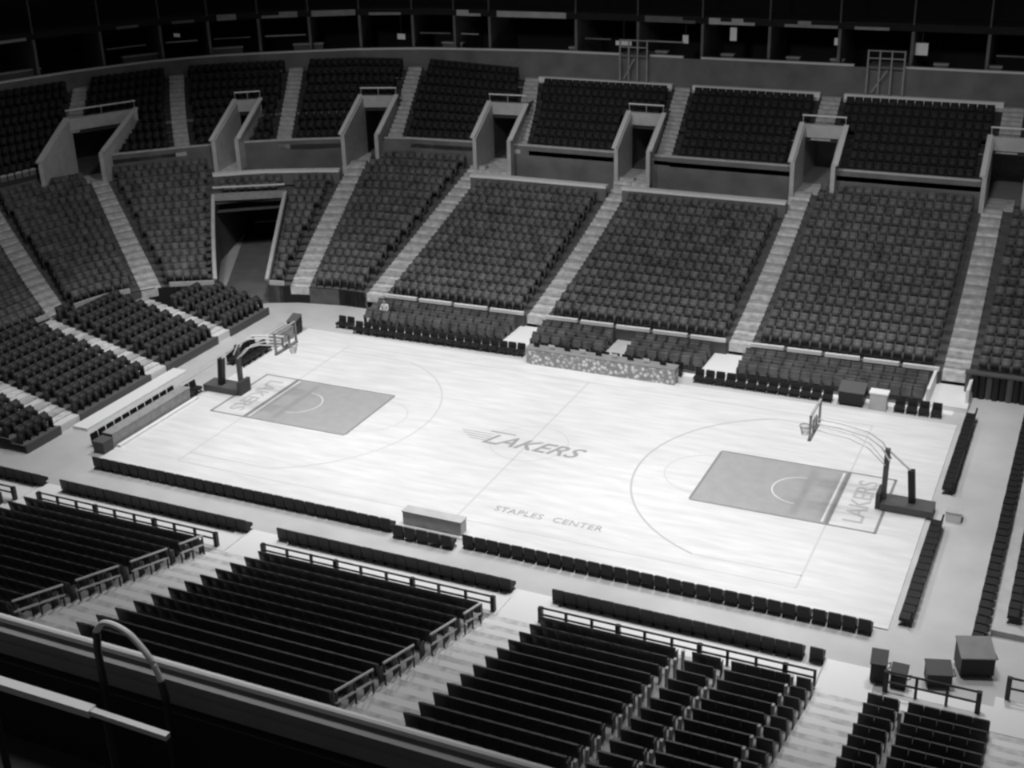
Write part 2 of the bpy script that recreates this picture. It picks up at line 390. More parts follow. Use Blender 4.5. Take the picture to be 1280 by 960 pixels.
secs = [(E_[0][1], E_[1][0], 17), (E_[1][1], E_[2][0], 17)]
lower_section(((-50), (-50)), E_[0][0], 0, 17)
lower_section(E_[0][1], E_[1][0], 0, 17)
lower_section(E_[1][1], E_[2][0], 0, 17)
lower_section(E_[2][1], TUN[0], 0, 17)
lower_section(TUN[0], TUN[1], 12, 14)
lower_section(TUN[1], E_[3][0], 0, 14)
lower_section(E_[3][1], E_[4][0], 0, 17)
lower_section(E_[4][1], E_[5][0], 0, 14)
lower_section(E_[5][1], E_[6][0], 0, 14)
lower_section(E_[6][1], E_[7][0], 0, 17)
lower_section(E_[7][1], E_[8][0], 0, 17)
# wheelchair platforms with a pale parapet above the shorter blocks
def curve_wall(fn0, fn1, ua, ub, th, m, name, kind='structure', step=1.0, parent=None):
    """solid wall whose foot follows fn0(u) and top fn1(u), thickened away from the court"""
    mb = MB(); us = usamples(ua, ub, step)
    for i in range(len(us)-1):
        p0, q0, p1, q1 = [Vector(v) for v in (fn0(us[i]), fn0(us[i+1]), fn1(us[i]), fn1(us[i+1]))]
        d = (q0-p0); nrm = Vector((-d.y, d.x, 0)).normalized()
        d0 = nrm*th
        mb.hexa([p0, q0, q0+d0, p0+d0, p1, q1, q1+d0, p1+d0])
    return mb.build(name, m, parent, kind)
def wheel_platform(eL, eR, tt=14/N1):
    a0, b0, a1, b1 = lerp(*eL, tt), lerp(*eR, tt), eL[1], eR[1]
    zf = lambda u: low(u, tt)[2]
    mb = MB(); us0, us1 = usamples(a0, b0, 1.5), None
    n = len(us0)-1
    for i in range(n):
        ua, ub = us0[i], us0[i+1]; va, vb = a1+(b1-a1)*i/n, a1+(b1-a1)*(i+1)/n
        mb.quad(zshift(low(ua, tt), zf(ua)), zshift(low(ub, tt), zf(ub)), zshift(low(vb, 1), zf(vb)), zshift(low(va, 1), zf(va)))
    mb.build('viewing_platform', W['wall'], None, 'structure')
    curve_wall(lambda u: zshift(low(u, tt), zf(u)-.2), lambda u: zshift(low(u, tt), zf(u)+.62), a0, b0, .12, W['wall'], 'platform_parapet')
    curve_wall(lambda u: zshift(low(u, tt-.004), zf(u)+.62), lambda u: zshift(low(u, tt-.004), zf(u)+.8), a0, b0, .5, W['white'], 'parapet_cap')
    return a0, b0
for e in ((TUN[1], E_[3][0]), (E_[4][1], E_[5][0]), (E_[5][1], E_[6][0]), (TUN[0], TUN[1])): wheel_platform(*e)
# aisle stairs of the lower bowl
def stairs(fn, c0, c1, wds, n, t0=0., t1=1., m='step_shade', zup=.02, th=.5):
    st = empty('aisle_stairs', (0, 0, 0), kind='structure')
    for k in range(n):
        fa, fb = k/n, (k+1)/n; ta, tb = lerp(t0, t1, fa), lerp(t0, t1, fb)
        ua, ub = lerp(c0, c1, fa), lerp(c0, c1, fb); wdt = lerp(wds[0], wds[1], (fa+fb)/2)
        A, B, D, Cc = fn(ua-wdt, ta), fn(ua+wdt, ta), fn(ub-wdt, tb), fn(ub+wdt, tb); z = (A[2]+B[2])/2+zup
        mb = MB(); mb.hexa([zshift(A, z-th), zshift(B, z-th), zshift(Cc, z-th), zshift(D, z-th), zshift(A, z), zshift(B, z), zshift(Cc, z), zshift(D, z)])
        mb.build('step', W[m if (k % 2 == 0 or m == 'step_shade') else 'step_shade'], st)  # alternate steps painted darker to imitate the shading of each step
    return st
for (a, b, wd) in AIS: stairs(low, a, b, (du(Fc, a, wd), du(Lc, b, wd*.9)), 34, m='step')
# side steps round the front wall and the floor before aisles
# front wall of the bowl with its pale cap in short lengths
for a, b in ((-50, -23.75), (-21.4, -16.45)):
    curve_wall(lambda u: zshift(low(u, 0), -.03), lambda u: low(u, 0)+np.array([0, 0, .02]), a, b, .1, W['blk2'], 'bowl_front_wall', step=.8)
for a, b in ((-34, -30.6), (-29.3, -27), (-25.5, -23.8), (-21.3, -20.6)):
    curve_wall(lambda u: low(u, 0)+np.array([0, 0, .0]), lambda u: low(u, 0)+np.array([0, 0, .28]), a, b, .14, W['pale'], 'front_wall_cap')
for e0, e1 in ((E_[4][1][0], E_[5][0][0]), (E_[5][1][0], E_[6][0][0]), (E_[6][1][0], E_[7][0][0]), (E_[7][1][0], 27.3)):
    n = max(1, round((e1-e0)/2.1)); wd = (e1-e0)/n
    rr = empty('front_barrier', ((e0+e1)/2, 13.2, 0)); cx = (e0+e1)/2
    tag(rr, {0: 'long white-capped barrier before far seats, left of the scorer table', 1: 'white-capped barrier before the far seats, behind the scorer table',
             2: 'long white-capped barrier before the far seats near right hoop', 3: 'white-capped barrier before far seats at the right edge'}[[E_[4][1][0], E_[5][1][0], E_[6][1][0], E_[7][1][0]].index(e0)], 'barrier')
    for i in range(n):
        xa, xb = e0+i*wd-cx, e0+(i+1)*wd-cx
        mb = MB(); mb.box(xa+.05, xb-.12, -.04, .04, 0, .92); mb.build('panel', W['dgrey'], rr)
        mb = MB(); mb.hexa([(xa+.03, -.09, .90), (xb-.16, -.09, .93), (xb-.16, .09, .93), (xa+.03, .09, .90), (xa+.03, -.09, 1.09), (xb-.16, -.09, 1.12), (xb-.16, .09, 1.12), (xa+.03, .09, 1.09)])
        mb.build('cap', W['white'], rr)

# the open tunnel in the left corner
def tunp(e, t): return low(lerp(*e, t), t)
TT = 12/N1
for e, nm in ((TUN[0], 'tunnel_wall'), (TUN[1], 'tunnel_wall')):
    mb = MB(); n = 12
    for i in range(n):
        p, q = tunp(e, TT*i/n), tunp(e, TT*(i+1)/n)
        d = Vector((tunp(TUN[1], TT)-tunp(TUN[0], TT))).normalized()*(.16 if e is TUN[1] else -.16); d.z = 0
        P, Q = Vector(p), Vector(q)
        mb.hexa([(P.x, P.y, -.03), (Q.x, Q.y, -.03), (Q.x+d.x, Q.y+d.y, -.03), (P.x+d.x, P.y+d.y, -.03),
                 (P.x, P.y, P.z+.3), (Q.x, Q.y, Q.z+.3), (Q.x+d.x, Q.y+d.y, Q.z+.3), (P.x+d.x, P.y+d.y, P.z+.3)])
    mb.build(nm, W['wall'], None, 'structure')
    mb = MB()
    for i in range(n):
        p, q = tunp(e, TT*i/n), tunp(e, TT*(i+1)/n); mb.bar((p[0], p[1], p[2]+.36), (q[0], q[1], q[2]+.36), .22, .12)
    mb.build('tunnel_wall_cap', W['pale'], None, 'structure')
pL, pR = tunp(TUN[0], TT), tunp(TUN[1], TT)
q0, q1 = tunp(TUN[0], 0), tunp(TUN[1], 0)
mb = MB(); mb.hexa([(q0[0], q0[1], -.03), (q1[0], q1[1], -.03), (pR[0]-3.4, pR[1]+8, -.03), (pL[0]-3.4, pL[1]+8, -.03), (q0[0], q0[1], 0), (q1[0], q1[1], 0), (pR[0]-3.4, pR[1]+8, 0), (pL[0]-3.4, pL[1]+8, 0)])
mb.build('tunnel_floor', W['wall'], None, 'structure')
mb = MB(); mb.bar((pL[0], pL[1], pL[2]+.85), (pR[0], pR[1], pR[2]+.85), .1, .1); mb.build('tunnel_rail', W['rail'], None, 'structure')
mb = MB(); mb.bar((pL[0], pL[1], pL[2]+.2), (pR[0], pR[1], pR[2]+.2), .3, .45); mb.build('tunnel_lintel', W['ledge'], None, 'structure')
bk = Vector((-.35, .94, 0))*9
mb = MB(); mb.quad((pL[0]+bk.x, pL[1]+bk.y, 0), (pR[0]+bk.x, pR[1]+bk.y, 0), (pR[0]+bk.x, pR[1]+bk.y, 4), (pL[0]+bk.x, pL[1]+bk.y, 4))
for p in (pL, pR): mb.quad((p[0], p[1], 0), (p[0]+bk.x, p[1]+bk.y, 0), (p[0]+bk.x, p[1]+bk.y, 4), (p[0], p[1], 4))
mb.quad((pL[0], pL[1], 3.3), (pR[0], pR[1], 3.3), (pR[0]+bk.x, pR[1]+bk.y, 3.3), (pL[0]+bk.x, pL[1]+bk.y, 3.3))
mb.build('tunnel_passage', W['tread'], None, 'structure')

# ------------------------------------------------------------------ wall between the tiers, portals, upper tier
PORT = [(-27.9, -26.0), (-23.15, -22.4), (-19.45, -18.45), (-14.75, -13.2), (-6.1, -3.7), (5.2, 7.9), (16.2, 18.7)]
def Wt(u): return zshift(I(Lc, u), I(Wc, u)[0])
us = [-50]+[v for p in PORT for v in p]+[34]
for i in range(0, len(us), 2):
    curve_wall(lambda u: zshift(I(Lc, u), I(Lc, u)[2]-1.2), Wt, us[i], us[i+1], .18, W['wall'], 'wall_middle')
    curve_wall(lambda u: Wt(u), lambda u: Wt(u)+np.array([0, 0, .1]), us[i], us[i+1], .22, W['pale'], 'wall_cap')
N2 = 9; T2 = [k/N2 for k in range(N2+1)]
PD = 4      # rows a portal cuts away
UA = [(-27.5, -28.2, .5, 4), (-24.12, -25.7, .5, 0), (-21.3, -21.95, .5, 0), (-18.2, -18.4, .5, 0), (-12.95, -13.6, .5, 0), (-3.1, -3.25, .52, 0), (6.35, 6.43, .6, 4), (17.2, 17.2, .6, 4)]
for c0, c1, wd, k0 in UA: stairs(tier, c0+(c1-c0)*k0/N2, c1, (du(Lc, c0, wd), du(Tc, c1, wd)), (N2-k0)*2, k0/N2, 1., m='step_shade', zup=.03, th=.26)
cuts = [(-50, -50)]
def aedge(i, side, f): c0, c1, wd, k0 = UA[i]; return lerp(c0, c1, f)+side*lerp(du(Lc, c0, wd), du(Tc, c1, wd), f)
def tier_part(fa, fb, k0, k1):
    ea = (fa(k0/N2), fa(k1/N2)); eb = (fb(k0/N2), fb(k1/N2))
    if eb[0]-ea[0] < .2: return
    terrace(tier, ea, eb, T2[k0:k1+1], W['tread2'], name='upper_terrace')
    if k1 == N2 and ea[0] > -14:
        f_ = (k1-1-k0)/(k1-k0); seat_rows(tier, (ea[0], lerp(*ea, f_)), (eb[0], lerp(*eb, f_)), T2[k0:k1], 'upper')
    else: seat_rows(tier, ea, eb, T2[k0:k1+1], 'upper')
cst = lambda v: (lambda f: v)
A_ = lambda i, s: (lambda f: aedge(i, s, f))
# rows above the portals (k>=PD) run between aisles; rows beside them run between portal edges and aisles
bounds = [cst(-50)]
for i in range(len(UA)): bounds += [A_(i, -1), A_(i, 1)]
bounds += [cst(34)]
for i in range(0, len(bounds), 2): tier_part(bounds[i], bounds[i+1], PD, N2)
lowb = [(cst(-50), cst(PORT[0][0])), (cst(PORT[0][1]), A_(1, -1)), (A_(1, 1), cst(PORT[1][0])), (cst(PORT[1][1]), A_(2, -1)), (A_(2, 1), cst(PORT[2][0])),
        (A_(3, 1), cst(PORT[3][0])), (A_(4, 1), cst(PORT[4][0])), (A_(5, 1), cst(PORT[5][0])), (cst(PORT[5][1]), cst(PORT[6][0])), (cst(PORT[6][1]), cst(34))]
for a, b in lowb: tier_part(a, b, 0, PD)
def portal(ua, ub, dark=True):
    r = empty('entrance_portal', (0, 0, 0), kind='structure')
    D = PD/N2
    fl = I(Lc, (ua+ub)/2)[2]-.35
    def pt(u, t, z=None):
        q = tier(u, t); return Vector((q[0], q[1], q[2] if z is None else z))
    for u, sg in ((ua, 1), (ub, -1)):
        mb = MB(); th = (pt(ub, 0)-pt(ua, 0)).normalized()*.26*sg
        a, b = pt(u, -.12), pt(u, D)
        top_a, top_b = pt(u, 0).z+.75, pt(u, D).z+.75
        mb.hexa([(a.x, a.y, fl-.4), (b.x, b.y, fl-.4), (b.x+th.x, b.y+th.y, fl-.4), (a.x+th.x, a.y+th.y, fl-.4),
                 (a.x, a.y, top_a), (b.x, b.y, top_b), (b.x+th.x, b.y+th.y, top_b), (a.x+th.x, a.y+th.y, top_a)])
        mb.build('side_wall', W['pale'], r)
        mb = MB(); mb.bar((a.x, a.y, top_a+.06), (b.x, b.y, top_b+.06), .3, .12); mb.build('wall_cap', W['rail'], r)
    a, b = pt(ua, D), pt(ub, D); zt = a.z+.75
    mb = MB(); mb.bar((a.x, a.y, zt-.38), (b.x, b.y, zt-.38), .3, .8); mb.build('lintel', W['pale'], r)
    mb = MB(); mb.bar((a.x, a.y, zt+.55), (b.x, b.y, zt+.55), .07, .09); mb.build('guard_rail', W['rail'], r)
    for f in (.02, .5, .98):
        q = a.lerp(b, f); mb = MB(); mb.bar((q.x, q.y, zt), (q.x, q.y, zt+.55), .05); mb.build('guard_post', W['ledge'], r)
    o0, o1 = pt(ua, -.13), pt(ub, -.13)
    mb = MB(); mb.hexa([(o0.x, o0.y, fl-.5), (o1.x, o1.y, fl-.5), (b.x, b.y, fl-.5), (a.x, a.y, fl-.5), (o0.x, o0.y, fl), (o1.x, o1.y, fl), (b.x, b.y, fl), (a.x, a.y, fl)])
    mb.build('landing', W['step'], r)
    n = Vector((-(b-a).y, (b-a).x, 0)).normalized()*5
    mb = MB()
    for p, q in ((a, a+n), (a+n, b+n), (b+n, b)): mb.quad((p.x, p.y, fl), (q.x, q.y, fl), (q.x, q.y, zt), (p.x, p.y, zt))
    mb.quad((a.x, a.y, zt-.7), (b.x, b.y, zt-.7), (b.x+n.x, b.y+n.y, zt-.7), (a.x+n.x, a.y+n.y, zt-.7))
    mb.quad((a.x, a.y, fl-.01), (b.x, b.y, fl-.01), (b.x+n.x, b.y+n.y, fl-.01), (a.x+n.x, a.y+n.y, fl-.01))
    mb.build('passage', W['ledge' if ua > 0 else 'wall'], r)  # right-hand passages painted paler to imitate light inside
for a, b in PORT: portal(a, b)

# band wall above the tier, its cap, the pale ledge on the far side
curve_wall(lambda u: zshift(I(Tc, u), I(Tc, u)[2]-.6), lambda u: zshift(I(Tc, u), I(Bc, u)[2]), -50, 34, .25, W['wall'], 'wall_upper')
for a, b in ((-50, -3.4), (-2.2, 7.6), (10.3, 34)):
    curve_wall(lambda u: I(Bc, u)+np.array([0, -.15, 0]), lambda u: I(Bc, u)+np.array([0, -.15, .12]), a, b, .3, W['rail'], 'wall_cap')
for a, b in ((-13.3, -4.0), (-2.6, 5.7), (7.2, 16.6)):
    curve_wall(lambda u: zshift(tier(u, .95), 9.88), lambda u: zshift(tier(u, .95), 10.2), a, b, .4, W['white'], 'tier_ledge')
    curve_wall(lambda u: zshift(tier(u, .93), 9.45), lambda u: zshift(tier(u, .93), 9.88), a, b, .3, W['pale'], 'tier_ledge_shelf')

# suites above: deck, back wall, dividers, fascia, upper level
def out(u, d, z):
    b0, b1 = I(Bc, u-.3), I(Bc, u+.3); t = b1-b0; n = np.array([-t[1], t[0]])/np.hypot(t[0], t[1]); b = I(Bc, u)
    return (b[0]+n[0]*d, b[1]+n[1]*d, z)
def ribbon(d0, z0, d1, z1, m, name, ua=-50, ub=34, th=0):
    mb = MB(); us = usamples(ua, ub, 1.)
    for i in range(len(us)-1):
        a, b = us[i], us[i+1]
        if th: mb.hexa([out(a, d0, z0), out(b, d0, z0), out(b, d0+th, z0), out(a, d0+th, z0), out(a, d1, z1), out(b, d1, z1), out(b, d1+th, z1), out(a, d1+th, z1)])
        else: mb.quad(out(a, d0, z0), out(b, d0, z0), out(b, d1, z1), out(a, d1, z1))
    return mb.build(name, m, None, 'structure')
ribbon(.1, 11.0, 6, 11.0, W['blk2'], 'suite_floor')
ribbon(5.2, 10.6, 5.2, 22, W['blk2'], 'wall_back')
ribbon(.6, 14.0, .6, 14.45, W['blk2'], 'suite_fascia', th=.3)
ribbon(.6, 14.2, 5.3, 14.2, W['blk2'], 'suite_ceiling')
ribbon(1.2, 17.8, 1.2, 18.4, W['blk2'], 'upper_fascia', th=.3)
u = -44
rng = random.Random(3)
dv = empty('suite_divider_row', (0, 0, 0), kind='structure')
fp = empty('fascia_panel_row', (0, 0, 0), kind='structure')
while u < 33:
    stp = 1.5 if u < -16 else 4.4
    p0, p1 = Vector(out(u, .35, 11)), Vector(out(u, 5, 11)); mb = MB()
    mb.bar(p0+Vector((0, 0, 1.5)), p1+Vector((0, 0, 1.5)), .18, 3.0); mb.build('divider', W['wall'], dv)
    mb = MB(); mb.bar(p0+Vector((0, 0, 3.4)), p0+Vector((0, 0, 7.2)), .1); mb.build('mullion', W['dgrey'], dv)
    if rng.random() < .6:
        mb = MB(); A, B = Vector(out(u+.1*stp, .9, 12.7)), Vector(out(u+stp*rng.uniform(.5, .9), .9, 12.7)); mb.bar(A, B, .05, .1); mb.build('suite_rail', W[rng.choice(('wall', 'ledge'))], dv)
    if rng.random() < .75:
        a, b = u+stp*rng.uniform(.05, .3), u+stp*rng.uniform(.55, .98)
        us_ = usamples(a, b, 1.); mb = MB()
        for i in range(len(us_)-1):
            A, B = us_[i], us_[i+1]; z0, z1 = 14.0, 14.0+rng.choice((.18, .4))
            mb.hexa([out(A, .52, z0), out(B, .52, z0), out(B, .6, z0), out(A, .6, z0), out(A, .52, z1), out(B, .52, z1), out(B, .6, z1), out(A, .6, z1)])
        mb.build('panel', W[rng.choice(('wall', 'ledge', 'ledge', 'pale'))], fp)
    u += stp

# suite furniture, a few pixels each
cnt = 0
places = ['in the far suites above the second grey wall band']
def counter(u, k):
    a, b = Vector(out(u-.45, 1.3, 11)), Vector(out(u+.45, 1.3, 11)); c = (a+b)/2
    r = empty('bar_counter', c, math.atan2((b-a).y, (b-a).x)); ln = (b-a).length
    tag(r, f'grey counter in the suites, {ordw(k)} from the left', 'counter', 'suite counters')
    mb = MB(); mb.box(-ln/2, ln/2, -.25, .25, .95, 1.03); mb.build('counter_top', W['pale'], r)
    mb = MB(); mb.box(-ln/2+.05, ln/2-.05, -.2, .2, 0, .95); mb.build('counter_base', W['wall'], r)
for k, u in enumerate((-33, -29.3, -26.5, -24, -21.6, -17.3, -11.5, -6.8, -.8, 3.5, 6.3, 12.6, 15.7)): counter(u+(1.5 if u == -6.8 else 0), k+1)
def tvset(u, z, wd, hg, k, m='screen'):
    a = Vector(out(u, .95, z)); r = empty('television', a, 0); tag(r, f'small glowing screen in the suites, {ordw(k)} from the left', 'television', 'suite screens')
    mb = MB(); mb.box(-wd/2, wd/2, 0, .08, 0, hg); mb.build('casing', W['black'], r)
    mb = MB(); mb.box(-wd/2+.03, wd/2-.03, -.02, 0, .03, hg-.03); mb.build('screen', W[m], r)
    mb = MB(); mb.bar((0, .04, hg), (0, .04, 14.1-z), .05); mb.build('hanger', W['metal'], r)
for k, (u, z, a, b) in enumerate(((-31, 12.6, .5, .5), (-25.5, 13.0, .6, .3), (-18.9, 12.2, .7, .45), (-7.9, 12.3, 1.2, .35), (-3.6, 12.6, .45, .6), (-.4, 12.9, .5, .9), (6.3, 12.9, .5, .5), (11.4, 12.5, .8, .8))): tvset(u, z, a, b, k+1)
# scaffold platforms that break the band cap
def scaffold(x0, x1, label):
    r = empty('camera_platform', ((x0+x1)/2, 34.0, 10.3)); tag(r, label, 'platform'); hw = (x1-x0)/2
    mb = MB(); mb.box(-hw, hw, -.1, 1.6, 1.55, 1.7); mb.build('deck', W['wall'], r)
    for x in (-hw, -hw*.35, hw*.3, hw):
        mb = MB(); mb.bar((x, -.15, 0), (x, -.15, 2.7), .09); mb.build('post', W['ledge'], r)
    for z in (2.2, 2.65):
        mb = MB(); mb.bar((-hw, -.15, z), (hw, -.15, z), .07); mb.build('rail', W['ledge'], r)
    mb = MB(); mb.bar((-hw*.7, -.2, .1), (hw*.1, -.2, 1.5), .08); mb.build('brace', W['ledge'], r)
scaffold(-8.1, -6.2, 'small scaffold camera platform on the far wall band above the scorer table')
scaffold(8.2, 10.4, 'small scaffold camera platform on the far wall band above the right portal')

# ------------------------------------------------------------------ retractable end stand at the left
RB = [(-9.6, -7.3), (-5.9, -.55), (.8, 5.3), (6.5, 10.3)]
def fx(y):  # front line of the fixed bowl at this y
    return np.interp(y, Fc[:, 1][:10], Fc[:, 0][:10])
for a, b in RB:
    n = 9 if b < 6 else (5 if b > 8 else 8)
    if a < -7.0: n = 9
    terrace(retract, (a, a), (b, b), list(range(n+1)), W['tread'], base=-.03, ustep=20)
    seat_rows(retract, (a, a), (b, b), list(range(n+1)), 'retract', pitch=.52, margin=.02, skip=lambda p: p[0] < fx(p[1])+.5)
    mb = MB(); mb.box(-21.62, -21.5, a, b, -.03, .42); mb.build('stand_front_board', W['dgrey'], None, 'structure')
for a, b, n in ((-7.3, -5.9, 9), (-.55, .8, 9), (5.3, 6.5, 7)):
    st = empty('aisle_stairs', (0, 0, 0), kind='structure')
    for k in range(2*n):
        p, q = retract(a, k/2), retract(a, (k+1)/2); mb = MB(); mb.box(q[0], p[0], a, b, p[2]-.4, p[2]+.03); mb.build('step', W[('rail', 'step', 'step_shade')[(k*7+k//3) % 3]], st)  # tones mixed to imitate the speckle of lit steps
slab('floor_strip', W['white'], -21.45, -20.55, -6.6, 1.2, -.03, .12)
slab('floor_strip', W['pale'], -20.4, -19.9, -1.0, 9.5, -.03, .0)

# ------------------------------------------------------------------ seats: the 300 largest singly, the rest in one object
def seat_parts(style):
    """boxes of one seat, facing -Y (towards the court), as 8 corner lists: backrest, seat, two standards"""
    H = .86 if style != 'retract' else .8
    hw = .235
    def hx(x0, x1, y0, y1, z0, z1, sh=0):     # sh leans the top backwards
        return [(x0, y0, z0), (x1, y0, z0), (x1, y1, z0), (x0, y1, z0), (x0, y0+sh, z1), (x1, y0+sh, z1), (x1, y1+sh, z1), (x0, y1+sh, z1)]
    return {'backrest': [hx(-hw, hw, .10, .16, .34, H, .1)], 'seat': [hx(-hw+.02, hw-.02, -.06, .04, .38, .74, .1)],
            'standard': [hx(-.25, -.22, -.16, .14, 0, .56), hx(.22, .25, -.16, .14, 0, .56)]}
def inview(p, style):
    x, y, d = view(p+np.array([0, 0, .6])); return (-5 < x < 1285 and y < 965), x, y, d
cand = []
for i, s in enumerate(SEATS):
    if s[2] != 'near': continue
    ok, x, y, d = inview(s[0], s[2])
    if not ok or y > 775+x*.262-6: continue      # behind the foreground parapet
    cand.append((d, i))
cand.sort(); single = set(i for d, i in cand[:300])
proto = None
def mk_seat():
    r = empty('stadium_seat'); P = seat_parts('near')
    for nm in ('backrest', 'seat'):
        mb = MB(); mb.hexa(P[nm][0]); mb.build(nm, W['seat_near_shade'], r)
    for k in (0, 1):
        mb = MB(); mb.hexa(P['standard'][k]); mb.build('seat_frame', W['metal'], r)
    return r
def seat_rz(dr): return math.atan2(dr[1], dr[0])+math.pi/2
blk = {'left near block': 'left near block', 'middle near block': 'middle near block', 'right near block': 'right near block', 'corner near block': 'corner near block', 'far left near block': 'far left near block'}
for i in sorted(single):
    p, dr, style, (nm, row, j) = SEATS[i]; loc = (p[0], p[1], p[2]+.001)
    if proto is None: proto = mk_seat(); o = proto; o.location = loc; o.rotation_euler = (0, 0, seat_rz(dr))
    else: o = dup(proto, loc, seat_rz(dr))
    tag(o, f'dark stadium seat, {blk[nm]}, {ordw(row)} row behind fence, {ordw(j)} place from left', 'seat', 'dark seats of the near stand')
def bulk(styles, skip, name, m):
    V, F = [], []; base = 0
    bf = np.array(BOXF)
    for i, (p, dr, style, inf) in enumerate(SEATS):
        if style not in styles or i in skip: continue
        P = seat_parts(style); hs = P['backrest']+P['seat']+P['standard']
        v = np.array(hs).reshape(-1, 3)
        a = seat_rz(dr); c, s_ = math.cos(a), math.sin(a)
        v = np.stack([v[:, 0]*c-v[:, 1]*s_+p[0], v[:, 0]*s_+v[:, 1]*c+p[1], v[:, 2]+p[2]], 1)
        V.append(v)
        for k in range(len(hs)): F.append(bf+base+8*k)
        base += len(v)
    V = np.concatenate(V); F = np.concatenate(F)
    return V, F
allV, allF, allM = [], [], []; off = 0
mats = ['seat', 'seat_up_dim', 'seat_near_shade', 'seat_end_dim']
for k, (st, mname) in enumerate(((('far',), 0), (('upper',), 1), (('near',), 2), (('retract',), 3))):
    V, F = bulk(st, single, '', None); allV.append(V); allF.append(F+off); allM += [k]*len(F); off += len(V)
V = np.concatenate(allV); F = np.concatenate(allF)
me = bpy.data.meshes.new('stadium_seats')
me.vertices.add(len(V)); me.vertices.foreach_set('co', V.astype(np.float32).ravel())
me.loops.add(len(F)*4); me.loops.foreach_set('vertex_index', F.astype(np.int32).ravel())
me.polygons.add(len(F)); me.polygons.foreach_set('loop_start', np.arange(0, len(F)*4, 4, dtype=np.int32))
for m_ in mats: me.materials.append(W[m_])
me.polygons.foreach_set('material_index', np.array(allM, dtype=np.int32)); me.update(calc_edges=True); me.validate()
o = bpy.data.objects.new('stadium_seats', me); C.objects.link(o); o['kind'] = 'stuff'
o['label'] = 'thousands of dark folding seats in rows all round the arena bowl'; o['category'] = 'seats'
_a = np.array([s_[0] for s_ in SEATS]); _o = np.lexsort(_a.T.round(1)); print('dups', int((np.abs(np.diff(_a[_o], axis=0)).max(1) < .15).sum()))
print('seats', len(SEATS), 'single', len(single), 'faces', len(F))

# ------------------------------------------------------------------ folding chairs on the floor
def mk_chair(m=None):    # low padded folding chair
    r = empty('folding_chair'); m = m or W['black']
    mb = MB(); mb.hexa([(-.235, -.22, .2), (.235, -.22, .2), (.235, .18, .2), (-.235, .18, .2), (-.235, -.22, .33), (.235, -.22, .33), (.235, .18, .32), (-.235, .18, .32)]); mb.build('seat', m, r)
    mb = MB(); mb.hexa([(-.235, .14, .14), (.235, .14, .14), (.235, .22, .14), (-.235, .22, .14), (-.22, .2, .64), (.22, .2, .64), (.22, .27, .64), (-.22, .27, .64)]); mb.build('backrest', m, r)
    for x in (-.22, .22):
        mb = MB(); mb.bar((x, -.2, 0), (x, .18, .3), .05); mb.bar((x, .22, 0), (x, -.16, .28), .05); mb.build('leg_frame', W['metal'], r)
    return r
chair0 = mk_chair(); first = [True]; nchair = [0]
def chair(x, y, rz, label, group, z=0):
    z = z+.0
    if first[0]: o = chair0; first[0] = False; o.location = (x, y, z); o.rotation_euler = (0, 0, rz)
    else: o = dup(chair0, (x, y, z), rz)
    nchair[0] += 1
    return tag(o, label, 'chair', group)
def row(x0, y0, x1, y1, n, rz, desc, group, z=0, jit=.006, order='from the left'):
    for i in range(n):
        f = (i+.5)/n; chair(lerp(x0, x1, f)+random.uniform(-jit, jit), lerp(y0, y1, f)+random.uniform(-jit, jit), rz+random.uniform(-.025, .025), f'black chair, {ordw(i+1)} {order} {desc}', group, z)
PI = math.pi
# chairs face the court: a chair at rz=0 faces -Y
row(-17.5, -9.42, -1.9, -9.42, 30, PI, 'in the near courtside row, left of the small table', 'near courtside chairs', -.03)
row(-1.7, -9.75, 1.1, -9.75, 5, PI, 'behind the small table on the near sideline', 'near courtside chairs', -.03)
row(1.35, -9.42, 17.5, -9.42, 30, PI, 'in the near courtside row, right of the small table', 'near courtside chairs', -.03)
row(-21.5, -11.75, -18.4, -11.75, 6, PI, 'in the short strip at far left before near fence', 'chairs before the near fence', -.03)
row(-17.3, -11.75, -7.4, -11.75, 20, PI, 'in the strip before the left near fence', 'chairs before the near fence', -.03)
row(-5.9, -11.75, 4.6, -11.75, 21, PI, 'in the strip before the middle near fence', 'chairs before the near fence', -.03)
row(6.25, -11.75, 15.6, -11.75, 19, PI, 'in the strip before the right near fence', 'chairs before the near fence', -.03)
chair(16.05, -11.75, PI, 'black chair standing apart at the right end of the near right strip', 'chairs before the near fence', -.03)
row(18.45, 10.1, 18.45, 2.0, 16, -PI/2, 'along the right baseline, beyond the hoop', 'right baseline chairs', -.03, order='from the far end')
row(18.45, -.9, 18.45, -8.6, 15, -PI/2, 'along the right baseline, on the near side of hoop', 'right baseline chairs', -.03, order='from the hoop')
row(20.95, 12.0, 20.95, -9.0, 38, -PI/2, 'in front row along the right edge', 'right end chairs', -.03, order='from the far end')
row(21.95, 3.0, 21.95, -7.4, 19, -PI/2, 'in raised second row along the right edge', 'right end chairs', .2, order='from the far end')
slab('end_platform', W['pale'], 21.3, 30, -8, 12.5, -.03, .2)
row(-15.2, 9.55, -4.6, 9.75, 20, 0, 'on the far sideline, left of the scorer table', 'far sideline chairs', -.03)
row(-16.6, 10.0, -15.5, 10.0, 2, 0, 'on the far sideline at the far left corner', 'far sideline chairs', -.03)
row(4.9, 9.75, 12.0, 9.75, 13, 0, 'on the far sideline, right of the scorer table', 'far sideline chairs', -.03)
row(14.9, 9.75, 17.2, 9.75, 4, 0, 'on the far sideline beside the right corner', 'far sideline chairs', -.03)
row(-4.0, 10.2, 4.2, 10.2, 14, 0, 'behind the speckled scorer table', 'scorer chairs', -.03)
row(-18.95, -7.9, -18.95, -1.6, 11, PI/2, 'behind the long grey table at the left baseline', 'left table chairs', -.03, order='from the near end')
